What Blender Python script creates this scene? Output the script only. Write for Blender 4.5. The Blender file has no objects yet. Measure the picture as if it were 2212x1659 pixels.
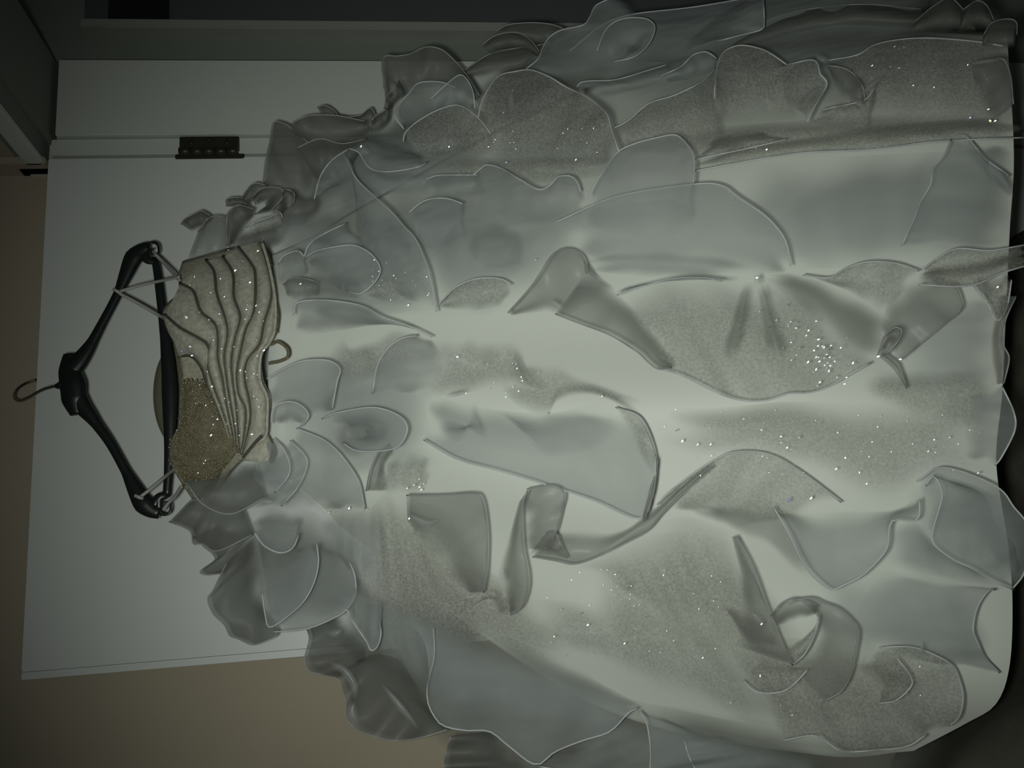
import bpy, bmesh, math, random
import numpy as np
from mathutils import Matrix, Vector

# ------------------------------------------------------------------ camera, light, exposure
YAW, PITCH, ROLL = -0.2468, -0.1354, -0.0459
CAM = np.array([-0.720, -1.3138, 1.5284])
FPX, W, H = 1933.6, 2212.0, 1659.0

def rot():
    M = np.array([[0., 1, 0], [0, 0, -1], [-1, 0, 0]])     # phone held upright: picture right = down, picture up = right
    cz, sz = math.cos(YAW), math.sin(YAW); Rz = np.array([[cz, -sz, 0], [sz, cz, 0], [0, 0, 1]])
    cx, sx = math.cos(PITCH), math.sin(PITCH); Rx = np.array([[1, 0, 0], [0, cx, -sx], [0, sx, cx]])
    cr, sr = math.cos(ROLL), math.sin(ROLL); Rr = np.array([[cr, -sr, 0], [sr, cr, 0], [0, 0, 1]])
    return Rz @ Rx @ M @ Rr
RC = rot()
sc = bpy.context.scene
col = sc.collection
cd = bpy.data.cameras.new('camera'); cam = bpy.data.objects.new('camera', cd); col.objects.link(cam)
cd.sensor_fit = 'HORIZONTAL'; cd.sensor_width = 36.0; cd.lens = 36.0 * FPX / W
cd.clip_start = 0.02
m4 = Matrix.Identity(4)
for i in range(3):
    for j in range(3): m4[i][j] = RC[i, j]
    m4[i][3] = CAM[i]
cam.matrix_world = m4
sc.camera = cam

world = bpy.data.worlds.new('dim_room'); sc.world = world; world.use_nodes = True
bg = world.node_tree.nodes['Background']
bg.inputs[0].default_value = (0.80, 0.86, 0.80, 1); bg.inputs[1].default_value = 0.02

def look_at(o, target):
    o.rotation_euler = (Vector(target) - o.location).to_track_quat('-Z', 'Y').to_euler()
fl = bpy.data.lights.new('phone_flash', 'SPOT')             # the phone's own flash, beside its lens
fl.energy = 26.5; fl.color = (0.95, 1.0, 0.93); fl.shadow_soft_size = 0.03
fl.spot_size = math.radians(90); fl.spot_blend = 1.0
flash = bpy.data.objects.new('phone_flash', fl); col.objects.link(flash)
flash.location = (CAM[0] - 0.02, CAM[1] + 0.02, CAM[2] + 0.06)

vs = sc.view_settings
vs.view_transform = 'Standard'; vs.look = 'None'; vs.gamma = 1.0; vs.exposure = 0.0; vs.use_curve_mapping = False
sc.cycles.transparent_max_bounces = 20
sc.cycles.max_bounces = 3

# ------------------------------------------------------------------ picture point -> place
def rays(P):
    P = np.asarray(P, float)
    d = np.stack([(P[:, 0] - W / 2) / FPX, -(P[:, 1] - H / 2) / FPX, -np.ones(len(P))], 1)
    return d @ RC.T
def on_y(P, y):
    d = rays(P); t = (y - CAM[1]) / d[:, 1]
    return CAM + d * t[:, None]
def on_x(P, x):
    d = rays(P); t = (x - CAM[0]) / d[:, 0]
    return CAM + d * t[:, None]
Z_WAIST, Z_HEM = 1.50, 0.72
def S(x, z):                                                # front of the hanging dress
    t = np.clip((1.62 - z) / (1.62 - Z_HEM), 0, 1.15)
    depth = 0.07 + 0.27 * t ** 0.9
    wid = 0.20 + 0.42 * t
    xc = -0.375 - 0.03 * t
    return -(0.045 + depth / (1 + np.abs((x - xc) / wid) ** 3.2))
def on_dress(P, off):
    d = rays(P); off = np.broadcast_to(np.asarray(off, float), (len(d),))
    lo = (-1.15 - CAM[1]) / d[:, 1]; hi = (0.03 - CAM[1]) / d[:, 1]
    for _ in range(34):
        mid = (lo + hi) / 2; Q = CAM + d * mid[:, None]
        g = Q[:, 1] - (S(Q[:, 0], Q[:, 2]) - off)
        lo = np.where(g < 0, mid, lo); hi = np.where(g < 0, hi, mid)
    return CAM + d * ((lo + hi) / 2)[:, None]

def catmull(P, n):
    P = np.asarray(P, float)
    if len(P) == 2:
        t = np.linspace(0, 1, n)[:, None]; return P[0] * (1 - t) + P[1] * t
    E = np.vstack([2 * P[0] - P[1], P, 2 * P[-1] - P[-2]])
    out = []
    for i in range(1, len(E) - 2):
        p0, p1, p2, p3 = E[i - 1], E[i], E[i + 1], E[i + 2]
        for k in range(12):
            t = k / 12
            out.append(0.5 * ((2 * p1) + (p2 - p0) * t + (2 * p0 - 5 * p1 + 4 * p2 - p3) * t * t + (3 * p1 - p0 - 3 * p2 + p3) * t ** 3))
    out.append(P[-1]); out = np.array(out)
    L = np.concatenate([[0], np.cumsum(np.linalg.norm(np.diff(out, axis=0), axis=1))])
    s = np.linspace(0, L[-1], n)
    return np.stack([np.interp(s, L, out[:, k]) for k in range(out.shape[1])], 1)

# ------------------------------------------------------------------ materials
def nt(name):
    m = bpy.data.materials.new(name); m.use_nodes = True
    t = m.node_tree
    return m, t, t.nodes['Principled BSDF']
def solid(name, rgb, rough=0.6, metal=0.0, var=0.08, scale=30, bump=0.0, bscale=120, spec=0.5):
    m, t, b = nt(name)
    tc = t.nodes.new('ShaderNodeTexCoord'); n = t.nodes.new('ShaderNodeTexNoise')
    n.inputs['Scale'].default_value = scale; n.inputs['Detail'].default_value = 4
    t.links.new(tc.outputs['Object'], n.inputs['Vector'])
    r = t.nodes.new('ShaderNodeMapRange'); r.inputs['To Min'].default_value = 1 - var; r.inputs['To Max'].default_value = 1 + var
    t.links.new(n.outputs['Fac'], r.inputs['Value'])
    mx = t.nodes.new('ShaderNodeVectorMath'); mx.operation = 'SCALE'; mx.inputs[0].default_value = rgb
    t.links.new(r.outputs[0], mx.inputs['Scale']); t.links.new(mx.outputs[0], b.inputs['Base Color'])
    b.inputs['Roughness'].default_value = rough; b.inputs['Metallic'].default_value = metal
    b.inputs['Specular IOR Level'].default_value = spec
    if bump:
        n2 = t.nodes.new('ShaderNodeTexNoise'); n2.inputs['Scale'].default_value = bscale
        t.links.new(tc.outputs['Object'], n2.inputs['Vector'])
        bp = t.nodes.new('ShaderNodeBump'); bp.inputs['Strength'].default_value = bump; bp.inputs['Distance'].default_value = 0.002
        t.links.new(n2.outputs['Fac'], bp.inputs['Height']); t.links.new(bp.outputs[0], b.inputs['Normal'])
    return m
def organza(name, rgb, clear, rough=0.38, glitter=0.0, sheen_spec=0.6):
    m, t, b = nt(name)
    out = t.nodes['Material Output']
    tc = t.nodes.new('ShaderNodeTexCoord')
    n = t.nodes.new('ShaderNodeTexNoise'); n.inputs['Scale'].default_value = 14; n.inputs['Detail'].default_value = 0
    t.links.new(tc.outputs['Object'], n.inputs['Vector'])
    r = t.nodes.new('ShaderNodeMapRange'); r.inputs['To Min'].default_value = 0.9; r.inputs['To Max'].default_value = 1.1
    t.links.new(n.outputs['Fac'], r.inputs['Value'])
    scale = r.outputs[0]
    if glitter:                                             # glitter glued to the cloth: fine pale and dark specks
        g = t.nodes.new('ShaderNodeTexNoise'); g.inputs['Scale'].default_value = 330; g.inputs['Detail'].default_value = 1
        t.links.new(tc.outputs['Object'], g.inputs['Vector'])
        gr = t.nodes.new('ShaderNodeMapRange'); gr.inputs['From Min'].default_value = 0.3; gr.inputs['From Max'].default_value = 0.72
        gr.inputs['To Min'].default_value = 1 - glitter; gr.inputs['To Max'].default_value = 1 + glitter
        t.links.new(g.outputs['Fac'], gr.inputs['Value'])
        mm = t.nodes.new('ShaderNodeMath'); mm.operation = 'MULTIPLY'
        t.links.new(scale, mm.inputs[0]); t.links.new(gr.outputs[0], mm.inputs[1]); scale = mm.outputs[0]
    mx = t.nodes.new('ShaderNodeVectorMath'); mx.operation = 'SCALE'; mx.inputs[0].default_value = rgb
    t.links.new(scale, mx.inputs['Scale']); t.links.new(mx.outputs[0], b.inputs['Base Color'])
    b.inputs['Roughness'].default_value = rough; b.inputs['Specular IOR Level'].default_value = sheen_spec
    bn = t.nodes.new('ShaderNodeTexNoise'); bn.inputs['Scale'].default_value = 38; bn.inputs['Detail'].default_value = 1; bn.inputs['Distortion'].default_value = 0.0
    mp = t.nodes.new('ShaderNodeMapping'); mp.inputs['Scale'].default_value = (1.0, 1.0, 0.35); t.links.new(tc.outputs['Object'], mp.inputs['Vector']); t.links.new(mp.outputs[0], bn.inputs['Vector'])
    bp = t.nodes.new('ShaderNodeBump'); bp.inputs['Strength'].default_value = 0.5; bp.inputs['Distance'].default_value = 0.008
    t.links.new(bn.outputs['Fac'], bp.inputs['Height']); t.links.new(bp.outputs[0], b.inputs['Normal'])
    tl = t.nodes.new('ShaderNodeBsdfTranslucent'); t.links.new(mx.outputs[0], tl.inputs['Color'])
    m1 = t.nodes.new('ShaderNodeMixShader'); m1.inputs[0].default_value = 0.22
    t.links.new(b.outputs[0], m1.inputs[1]); t.links.new(tl.outputs[0], m1.inputs[2])
    tr = t.nodes.new('ShaderNodeBsdfTransparent')
    # a woven sheer looks denser where it turns edge-on
    lw = t.nodes.new('ShaderNodeLayerWeight'); lw.inputs[0].default_value = 0.35
    fr = t.nodes.new('ShaderNodeMapRange'); fr.inputs['To Min'].default_value = 1 - clear; fr.inputs['To Max'].default_value = min(1, 1 - clear * 0.35)
    t.links.new(lw.outputs['Facing'], fr.inputs['Value'])
    m2 = t.nodes.new('ShaderNodeMixShader')
    at = t.nodes.new('ShaderNodeAttribute'); at.attribute_name = 'weave_density'
    dm = t.nodes.new('ShaderNodeMath'); dm.operation = 'MULTIPLY'
    t.links.new(fr.outputs[0], dm.inputs[0]); t.links.new(at.outputs['Fac'], dm.inputs[1])
    t.links.new(dm.outputs[0], m2.inputs[0]); t.links.new(tr.outputs[0], m2.inputs[1]); t.links.new(m1.outputs[0], m2.inputs[2])
    t.links.new(m2.outputs[0], out.inputs['Surface'])
    return m
M = {
 'p': organza('sheer_organza', (0.54, 0.585, 0.58), 0.65, 0.5, 0.0, 0.25),
 'g': organza('glitter_organza', (0.53, 0.535, 0.48), 0.68, 0.42, 0.38, 0.3),
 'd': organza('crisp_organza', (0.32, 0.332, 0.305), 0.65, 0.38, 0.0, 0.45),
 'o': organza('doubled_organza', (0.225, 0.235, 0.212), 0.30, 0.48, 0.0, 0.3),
 'f': organza('glint_organza', (0.60, 0.62, 0.60), 0.6, 0.34, 0.0, 1.0),  # pale and glossy, for the added glint ridges
 'hem': solid('rolled_hem_thread', (0.60, 0.63, 0.63), 0.5, var=0.05),
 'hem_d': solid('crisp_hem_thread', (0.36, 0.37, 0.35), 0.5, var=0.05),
 'lining': solid('satin_lining', (0.74, 0.77, 0.70), 0.5, var=0.03, scale=6, spec=0.35),
 'bodice': solid('bodice_cloth', (0.42, 0.40, 0.31), 0.6, var=0.5, scale=170, bump=0.5, bscale=420),
 'pleat': solid('pleated_tulle', (0.47, 0.46, 0.38), 0.6, var=0.5, scale=170, bump=0.4, bscale=500),
 'groove_shade': solid('painted_pleat_shade', (0.085, 0.08, 0.065), 0.8),  # near-black colour stands in for shade between the pleats
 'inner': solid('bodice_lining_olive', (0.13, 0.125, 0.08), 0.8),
 'lace': solid('beaded_lace', (0.16, 0.14, 0.08), 0.6, var=0.7, scale=140, bump=0.9, bscale=260),
 'bead': solid('dull_gold_bead', (0.30, 0.27, 0.18), 0.35, 0.4, var=0.3, scale=200),
 'stone': solid('rhinestone', (0.95, 0.95, 0.95), 0.3, 1.0, var=0.02),
 'stone_b': solid('rhinestone_blue', (0.35, 0.45, 0.98), 0.3, 1.0, var=0.02),
 'stone_y': solid('rhinestone_gold', (0.95, 0.8, 0.4), 0.3, 1.0, var=0.02),
 'ribbon': solid('hanging_ribbon', (0.40, 0.40, 0.37), 0.5),
 'door': solid('door_white_paint', (0.65, 0.675, 0.65), 0.45, var=0.03, scale=4, bump=0.06, bscale=60),
 'frame': solid('frame_white_paint', (0.58, 0.61, 0.56), 0.45, var=0.04, scale=5),
 'frame2': solid('window_frame_grey', (0.30, 0.31, 0.275), 0.5, var=0.05),
 'frame_wall_shade': solid('shaded_grey_green', (0.20, 0.225, 0.19), 0.8, var=0.06, scale=5),  # shade and weak light put into the colour: doorway head, far wall
 'beige': solid('beige_wall_paint', (0.41, 0.36, 0.268), 0.85, var=0.05, scale=5, bump=0.1, bscale=180),
 'floor': solid('dark_floor', (0.035, 0.026, 0.022), 0.6, var=0.3, scale=9),
 'glass': solid('dark_window_glass', (0.085, 0.095, 0.095), 0.3, var=0.05),
 'black': solid('black_panel', (0.006, 0.007, 0.008), 0.5),
 'plastic': solid('black_hanger_plastic', (0.012, 0.015, 0.014), 0.32, var=0.05),
 'steel': solid('hook_steel', (0.42, 0.40, 0.36), 0.35, 1.0),
 'bronze': solid('hinge_bronze', (0.045, 0.042, 0.03), 0.45, 0.5, var=0.2, scale=60),
 'blanket': solid('olive_blanket', (0.085, 0.085, 0.064), 0.95, var=0.3, scale=25, bump=0.4, bscale=300),
}

# ------------------------------------------------------------------ mesh helpers
def tagv(o, label=None, cat=None, group=None, kind=None):
    if label: o['label'] = label
    if cat: o['category'] = cat
    if group: o['group'] = group
    if kind: o['kind'] = kind
    return o
def mesh_obj(name, V, F, mat, parent=None, smooth=True):
    me = bpy.data.meshes.new(name); me.from_pydata([tuple(map(float, v)) for v in V], [], [tuple(map(int, f)) for f in F])
    me.materials.append(M[mat] if isinstance(mat, str) else mat)
    if smooth: me.polygons.foreach_set('use_smooth', [True] * len(me.polygons))
    me.update()
    o = bpy.data.objects.new(name, me); col.objects.link(o)
    if parent is not None: o.parent = parent; o.matrix_parent_inverse = parent.matrix_world.inverted()
    return o
def empty(name, loc):
    o = bpy.data.objects.new(name, None); o.empty_display_size = 0.05; o.location = loc
    o.matrix_world = Matrix.Translation(Vector(loc)); col.objects.link(o); return o
def bevel_box(name, lo, hi, mat, parent=None, bev=0.002):
    bm = bmesh.new(); bmesh.ops.create_cube(bm, size=1)
    for v in bm.verts:
        v.co = Vector([lo[k] + (v.co[k] + 0.5) * (hi[k] - lo[k]) for k in range(3)])
    if bev: bmesh.ops.bevel(bm, geom=list(bm.edges), offset=bev, segments=2, affect='EDGES')
    me = bpy.data.meshes.new(name); bm.to_mesh(me); bm.free(); me.materials.append(M[mat])
    o = bpy.data.objects.new(name, me); col.objects.link(o)
    if parent is not None: o.parent = parent; o.matrix_parent_inverse = parent.matrix_world.inverted()
    return o
def grid_faces(nr, nc, base=0):
    return [(base + i * nc + j, base + i * nc + j + 1, base + (i + 1) * nc + j + 1, base + (i + 1) * nc + j) for i in range(nr - 1) for j in range(nc - 1)]
def tube_data(P, rad, sides=6, flat=1.0, base=0):
    P = np.asarray(P, float); n = len(P); rad = np.broadcast_to(np.asarray(rad, float), (n,))
    T = np.gradient(P, axis=0); T /= np.linalg.norm(T, axis=1)[:, None] + 1e-12
    V = []; F = []
    for i in range(n):
        a = np.cross(T[i], [0, 1, 0.02]); a /= np.linalg.norm(a) + 1e-9
        b = np.cross(a, T[i])
        for k in range(sides):
            th = 2 * math.pi * k / sides
            V.append(P[i] + rad[i] * (math.cos(th) * a + flat * math.sin(th) * b))
    for i in range(n - 1):
        for k in range(sides):
            F.append((base + i * sides + k, base + i * sides + (k + 1) % sides, base + (i + 1) * sides + (k + 1) % sides, base + (i + 1) * sides + k))
    F.append(tuple(base + k for k in range(sides))[::-1]); F.append(tuple(base + (n - 1) * sides + k for k in range(sides)))
    return V, F
def tube(name, P, rad, mat, parent=None, sides=8, flat=1.0):
    V, F = tube_data(P, rad, sides, flat); return mesh_obj(name, V, F, mat, parent)

# ------------------------------------------------------------------ the room
def struct(o): o['kind'] = 'structure'; return o
YB = 0.055
struct(bevel_box('wall_back', (-2.6, YB, 0), (0.0, YB + 0.12, 2.7), 'beige', bev=0))
struct(bevel_box('floor', (-2.6, -2.2, -0.05), (2.2, YB + 0.12, 0), 'floor', bev=0))
wr = struct(bevel_box('wall_right', (0.0, -1.05, 2.075), (0.17, YB + 0.12, 2.7), 'beige', bev=0))
# hinge-side jamb of the doorway, seen square on: rabbet strip, stop, jamb board
j = empty('trim_1', (0.09, 0.03, 0)); struct(j)
bevel_box('rabbet_strip', (0.010, 0.008, 0), (0.037, 0.05, 2.03), 'frame', j, 0.0015)
bevel_box('jamb_board', (0.0395, 0.000, 0), (0.1722, 0.05, 2.022), 'frame', j, 0.0015)
bevel_box('jamb_core', (0.0, 0.030, 0), (0.171, 0.17, 2.085), 'frame', j, 0)
# head of the doorway: underside boards coloured dark for their shade and the narrow casing on the wall
h = empty('trim_2', (0.09, -0.4, 2.03)); struct(h)
bevel_box('head_board', (0.0395, -1.05, 2.03), (0.175, 0.05, 2.075), 'frame_wall_shade', h, 0)
bevel_box('head_rabbet', (0.0, -1.05, 2.04), (0.038, 0.05, 2.075), 'frame_wall_shade', h, 0)
bevel_box('head_casing', (-0.012, -1.05, 2.035), (0.0, 0.0, 2.062), 'frame', h, 0.003)
k = struct(bevel_box('trim_3', (-0.012, -0.008, 2.032), (0.0, 0.012, 2.7), 'beige', bev=0.002))
# room beyond the doorway, its wall colour darkened to imitate weaker light
struct(bevel_box('wall_far', (0.172, 0.05, 0), (2.2, 0.17, 2.7), 'frame_wall_shade', bev=0))

def px_box(x0, x1, y0, y1, yw):     # picture rectangle on the plane y = yw
    P = on_y([(x0, y0), (x1, y1)], yw); a = P.min(0); b = P.max(0); return a, b
w = empty('window_1', (0.45, 0.05, 1.3)); struct(w)
xf = on_y([(200, 58)], 0.03)[0][0]; xe = xf + 0.75
zt = on_y([(178, 58)], 0.03)[0][2]
bevel_box('window_frame', (xf - 0.008, 0.018, 0.85), (xf + 0.008, 0.052, zt), 'frame2', w, 0.002)
bevel_box('window_frame', (xe - 0.010, 0.018, 0.85), (xe + 0.010, 0.052, zt), 'frame2', w, 0.002)
bevel_box('window_frame', (xf, 0.018, 0.84), (xe, 0.052, 0.86), 'frame2', w, 0.002)
bevel_box('pane', (xf + 0.008, 0.036, 0.86), (xe - 0.008, 0.045, zt), 'glass', w, 0)
zb0 = on_y([(235, 20)], 0.03)[0][2]; zb1 = on_y([(364, 20)], 0.03)[0][2]
bevel_box('black_panel', (xf + 0.012, 0.026, zb1), (xe - 0.02, 0.036, zb0), 'black', w, 0.001)

# the open door
d1 = empty('door_1', (-0.38, 0.017, 0.0)); struct(d1)
bevel_box('slab', (-0.752, 0.0, 0.008), (0.0, 0.035, 2.03), 'door', d1, 0.0015)
bevel_box('edge_lipping', (-0.762, 0.001, 0.008), (-0.7525, 0.035, 2.03), 'door', d1, 0.001)
hp = on_y([(388, 293), (516, 325), (382, 337), (530, 337)], 0.0)
hz0, hz1 = hp[1][2], hp[0][2]
hg = bevel_box('hinge', (0.013, -0.0015, hz0), (0.0345, 0.012, hz1), 'bronze', d1, 0.001)
kn = []
for q in range(5):
    a = hz0 + (hz1 - hz0) * q / 5 + 0.0006; b = hz0 + (hz1 - hz0) * (q + 1) / 5 - 0.0006
    tube('knuckle', [(0.0065, -0.005, a), (0.0065, -0.005, (a + b) / 2), (0.0065, -0.005, b)], 0.0062, 'bronze', hg, 12)
bevel_box('door_leaf', (-0.004, -0.0022, hz0 - 0.008), (0.004, 0.004, hz1 + 0.006), 'bronze', hg, 0.001)
for q in (0.2, 0.5, 0.8):
    zc = hz0 + (hz1 - hz0) * q
    tube('screw', [(0.025 + (0.004 if q == .5 else -0.002), -0.0035, zc), (0.025 + (0.004 if q == .5 else -0.002), 0.0, zc)], 0.003, 'bronze', hg, 10)

# ------------------------------------------------------------------ rumpled blanket below the hem
def blanket():
    nx, ny = 90, 60; V = []; rnd = random.Random(4)
    waves = [(rnd.uniform(-16, 16), rnd.uniform(-16, 16), rnd.uniform(0, 6.28), rnd.uniform(.006, .018)) for _ in range(16)]
    for i in range(ny):
        for jx in range(nx):
            u, v = jx / (nx - 1), i / (ny - 1)
            x = -1.75 + 1.70 * u; y = -1.0 + 1.04 * v
            st = lambda a: min(1, max(0, a)) ** 2 * (3 - 2 * min(1, max(0, a)))
            z = 0.60 + 0.24 * st((-0.80 - x) / 0.2) * st((y + 0.34) / 0.2) + sum(a * math.sin(p * x + q * y + f) for p, q, f, a in waves)
            e = min(u, 1 - u, v * 1.3, (0.04 - y) * 2 + 0.2 + (1 if x < -0.77 else 0) ) * 12
            z = z * (1 - math.exp(-e * 1.6)) + 0.004
            V.append((x, y, z))
    F = grid_faces(ny, nx)
    o = mesh_obj('blanket', V, F, 'blanket')
    s = o.modifiers.new('thick', 'SOLIDIFY'); s.thickness = 0.012; s.offset = -1
    tagv(o, 'dark olive rumpled blanket below the hem of the dress', 'blanket')
blanket()

# ------------------------------------------------------------------ the hanger
HY = -0.075
PXM = 1.25 / FPX                                             # metres per picture pixel at the hanger
hang = empty('clothes_hanger', tuple(on_y([(160, 830)], HY)[0]))
tagv(hang, 'black plastic clothes hanger hooked over the top of the white door', 'hanger')
def htube(name, pts, wpx, parent=hang, mat='plastic', flat=0.55, y=HY, sides=14, n=40):
    P = catmull(pts, n); Wd = np.interp(np.linspace(0, 1, n), np.linspace(0, 1, len(wpx)), wpx)
    return tube(name, on_y(P, y), Wd * 0.5 * PXM, mat, parent, sides, flat)
hub = htube('hub', [(148, 765), (150, 800), (158, 835), (160, 865), (166, 895)], [22, 44, 54, 50, 26])
for sgn, pts in ((0, [(152, 800), (172, 778), (195, 745), (222, 695), (252, 638), (272, 592), (287, 558), (303, 541), (322, 531)]),
                 (1, [(160, 850), (178, 878), (200, 905), (236, 955), (268, 1012), (294, 1062), (308, 1086), (326, 1102), (346, 1110)])):
    htube('arm', pts, [46, 34, 22, 19, 18, 19, 30, 40, 22])
htube('bar', [(334, 556), (341, 600), (347, 650), (354, 705), (361, 765), (366, 830), (367, 900), (366, 960), (363, 1020), (359, 1074)], [15, 17, 18, 22, 30, 34, 30, 22, 17, 15])
for c, s in (((331, 541), 1), ((357, 1094), -1)):            # notched ends with a curled strap hook
    cx, cy = c
    ring = [(cx - 16, cy + 16 * s), (cx - 14, cy - 6 * s), (cx - 4, cy - 17 * s), (cx + 9, cy - 13 * s), (cx + 12, cy + 2 * s), (cx + 6, cy + 10 * s), (cx - 3, cy + 7 * s), (cx - 4, cy - 1 * s), (cx + 2, cy - 3 * s)]
    htube('strap_hook', ring, [20, 16, 10, 7, 6, 5, 4, 4, 4], n=60)
    htube('end_web', [(cx - 26, cy + 2 * s), (cx - 12, cy + 20 * s), (cx + 4, cy + 24 * s)], [18, 20, 14])
hk = [((136, 832), -.075), ((112, 836), -.068), ((90, 843), -.05), ((63, 858), -.025), ((42, 866), -.004), ((31, 857), .014), ((38, 840), .03), ((56, 828), .043), ((80, 820), .050)]
tube('hook', catmull([on_y([p], y)[0] for p, y in hk], 50), 0.0021, 'steel', hang, 10)
tube('hook_collar', on_y([(140, 831), (128, 833), (120, 835)], HY), [0.007, 0.005, 0.003], 'plastic', hang, 12)

# ------------------------------------------------------------------ the dress
dress = empty('ruffled_dress', tuple(on_dress([(590, 770)], 0.0)[0]))
tagv(dress, 'white ruffled organza gown with pleated beaded bodice, hanging on the black hanger', 'dress')
rng = random.Random(11)
NC, NR = 44, 13
def loft(rows, nr=NR, nc=NC):
    R = np.stack([catmull(r, nc) for r in rows])            # rows x nc x 2
    if len(rows) == 2:
        t = np.linspace(0, 1, nr)[:, None, None]; return R[0] * (1 - t) + R[1] * t
    out = np.zeros((nr, nc, 2))
    for c in range(nc): out[:, c] = catmull(R[:, c], nr)
    return out
def hem_of(parent, P, rad=0.0010, mat='hem'):
    V, F = tube_data(P, rad, 5); return mesh_obj('rolled_hem', V, F, mat, parent)
def ruffle(kind, base, hem, ob=0.02, oh=0.06, n=2.5, amp=0.008, hemline=True, sides=(0, 0), name='ruffle', bulge=0.012, rad=0.0010):
    G = loft([base, hem]); nr, nc, _ = G.shape
    ph = rng.uniform(0, 6.28); ph2 = rng.uniform(0, 6.28)
    u = np.linspace(0, 1, nc)[None, :]; v = np.linspace(0, 1, nr)[:, None]
    ease = v ** 0.8
    size = np.linalg.norm(np.diff(G[-1], axis=0), axis=1).sum()
    wav = np.zeros((nr, nc)); k0 = max(1.0, n * 0.55)
    for q in range(5):                                      # uneven flutes that fan out and wander
        f = k0 * (0.6 + 0.55 * q) * rng.uniform(0.8, 1.25); sk = rng.uniform(-1.6, 1.6); w0 = rng.uniform(0.35, 1.0) / (1 + 0.45 * q)
        wav = wav + w0 * np.sin(2 * math.pi * f * (u + 0.10 * np.sin(5 * u + rng.uniform(0, 6))) + rng.uniform(0, 6.28) + sk * v * 2.2) * (0.25 + 0.75 * v ** 1.2)
    off = ob + (oh - ob) * ease + bulge * np.sin(math.pi * v) + 0.55 * amp * wav - 0.010 * (np.abs(2 * u - 1) ** 6)
    P = on_dress(G.reshape(-1, 2), np.broadcast_to(off, (nr, nc)).reshape(-1))
    o = mesh_obj(name, P, grid_faces(nr, nc), kind, dress)
    sm = lambda a: np.clip(a, 0, 1) ** 2 * (3 - 2 * np.clip(a, 0, 1))
    wob = 0.08 * np.sin(7 * u + ph) + 0.05 * np.sin(19 * u + ph2)
    den = sm((v + wob * 0.5 + 0.06) / 0.42)                 # the net thins out towards where it is sewn in
    eu = sm((np.minimum(u, 1 - u) + 0.03 * np.sin(9 * v + ph)) / (0.09 if hemline else 0.2)) if (not hemline or kind in 'pg') else np.ones_like(u)
    den = den * eu * (np.ones_like(v) if hemline else sm((1 - v + wob * 0.6) / 0.35))
    den = np.clip(den, 0, 1) * np.ones((nr, nc))
    if kind in 'pgdo' and name == 'ruffle':
        a = o.data.attributes.new('weave_density', 'FLOAT', 'POINT'); a.data.foreach_set('value', den.reshape(-1).astype(np.float32))
    P = P.reshape(nr, nc, 3)
    if hemline:
        line = P[-1]
        if sides[0]: line = np.vstack([P[int(nr * (1 - sides[0])):-1, 0], line])
        if sides[1]: line = np.vstack([line, P[int(nr * (1 - sides[1])):-1, -1][::-1]])
        hem_of(o, line, rad, 'hem_d' if kind in 'do' else 'hem')
    return o

# satin underskirt: closed, front follows the hanging shape, back lies against the door
rows = [[(588, 550), (592, 650), (580, 770), (580, 900), (575, 1000)],
        [(685, 505), (700, 620), (700, 780), (700, 950), (690, 1095)],
        [(800, 435), (800, 600), (810, 800), (810, 1000), (795, 1190)],
        [(1280, 185), (1300, 500), (1300, 830), (1300, 1150), (1290, 1525)],
        [(1800, 70), (1800, 400), (1800, 800), (1800, 1200), (1760, 1630)],
        [(2175, 70), (2190, 330), (2181, 500), (2172, 700), (2165, 850), (2152, 1000), (2178, 1180), (2187, 1300), (2181, 1437), (2152, 1520), (2088, 1562), (1973, 1622)]]
G = loft(rows, 40, 90); nr, nc, _ = G.shape
u = np.linspace(-1, 1, nc)[None, :]; v = np.linspace(0, 1, nr)[:, None]
off = -0.012 + 0.010 * v * np.sin(9 * u + 2 * v) + 0.007 * v * np.sin(17 * u + 1 + v) - 0.02 * np.abs(u) ** 4
P = on_dress(G.reshape(-1, 2), np.broadcast_to(off, (nr, nc)).reshape(-1))
B = P.copy(); B[:, 1] = np.maximum(P[:, 1] * 0.25, -0.03) - 0.004; xm = P.reshape(nr, nc, 3)[:, :, 0].mean(1).repeat(nc); B[:, 0] = xm + (P[:, 0] - xm) * 0.97
F = grid_faces(nr, nc) + [f[::-1] for f in grid_faces(nr, nc, nr * nc)]
for i in range(nr - 1):
    for e in (0, nc - 1):
        a, b = i * nc + e, (i + 1) * nc + e; F.append((a, b, b + nr * nc, a + nr * nc))
for jx in range(nc - 1):
    F.append((jx, jx + 1, jx + 1 + nr * nc, jx + nr * nc))
mesh_obj('satin_underskirt', np.vstack([P, B]), F, 'lining', dress)

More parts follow.
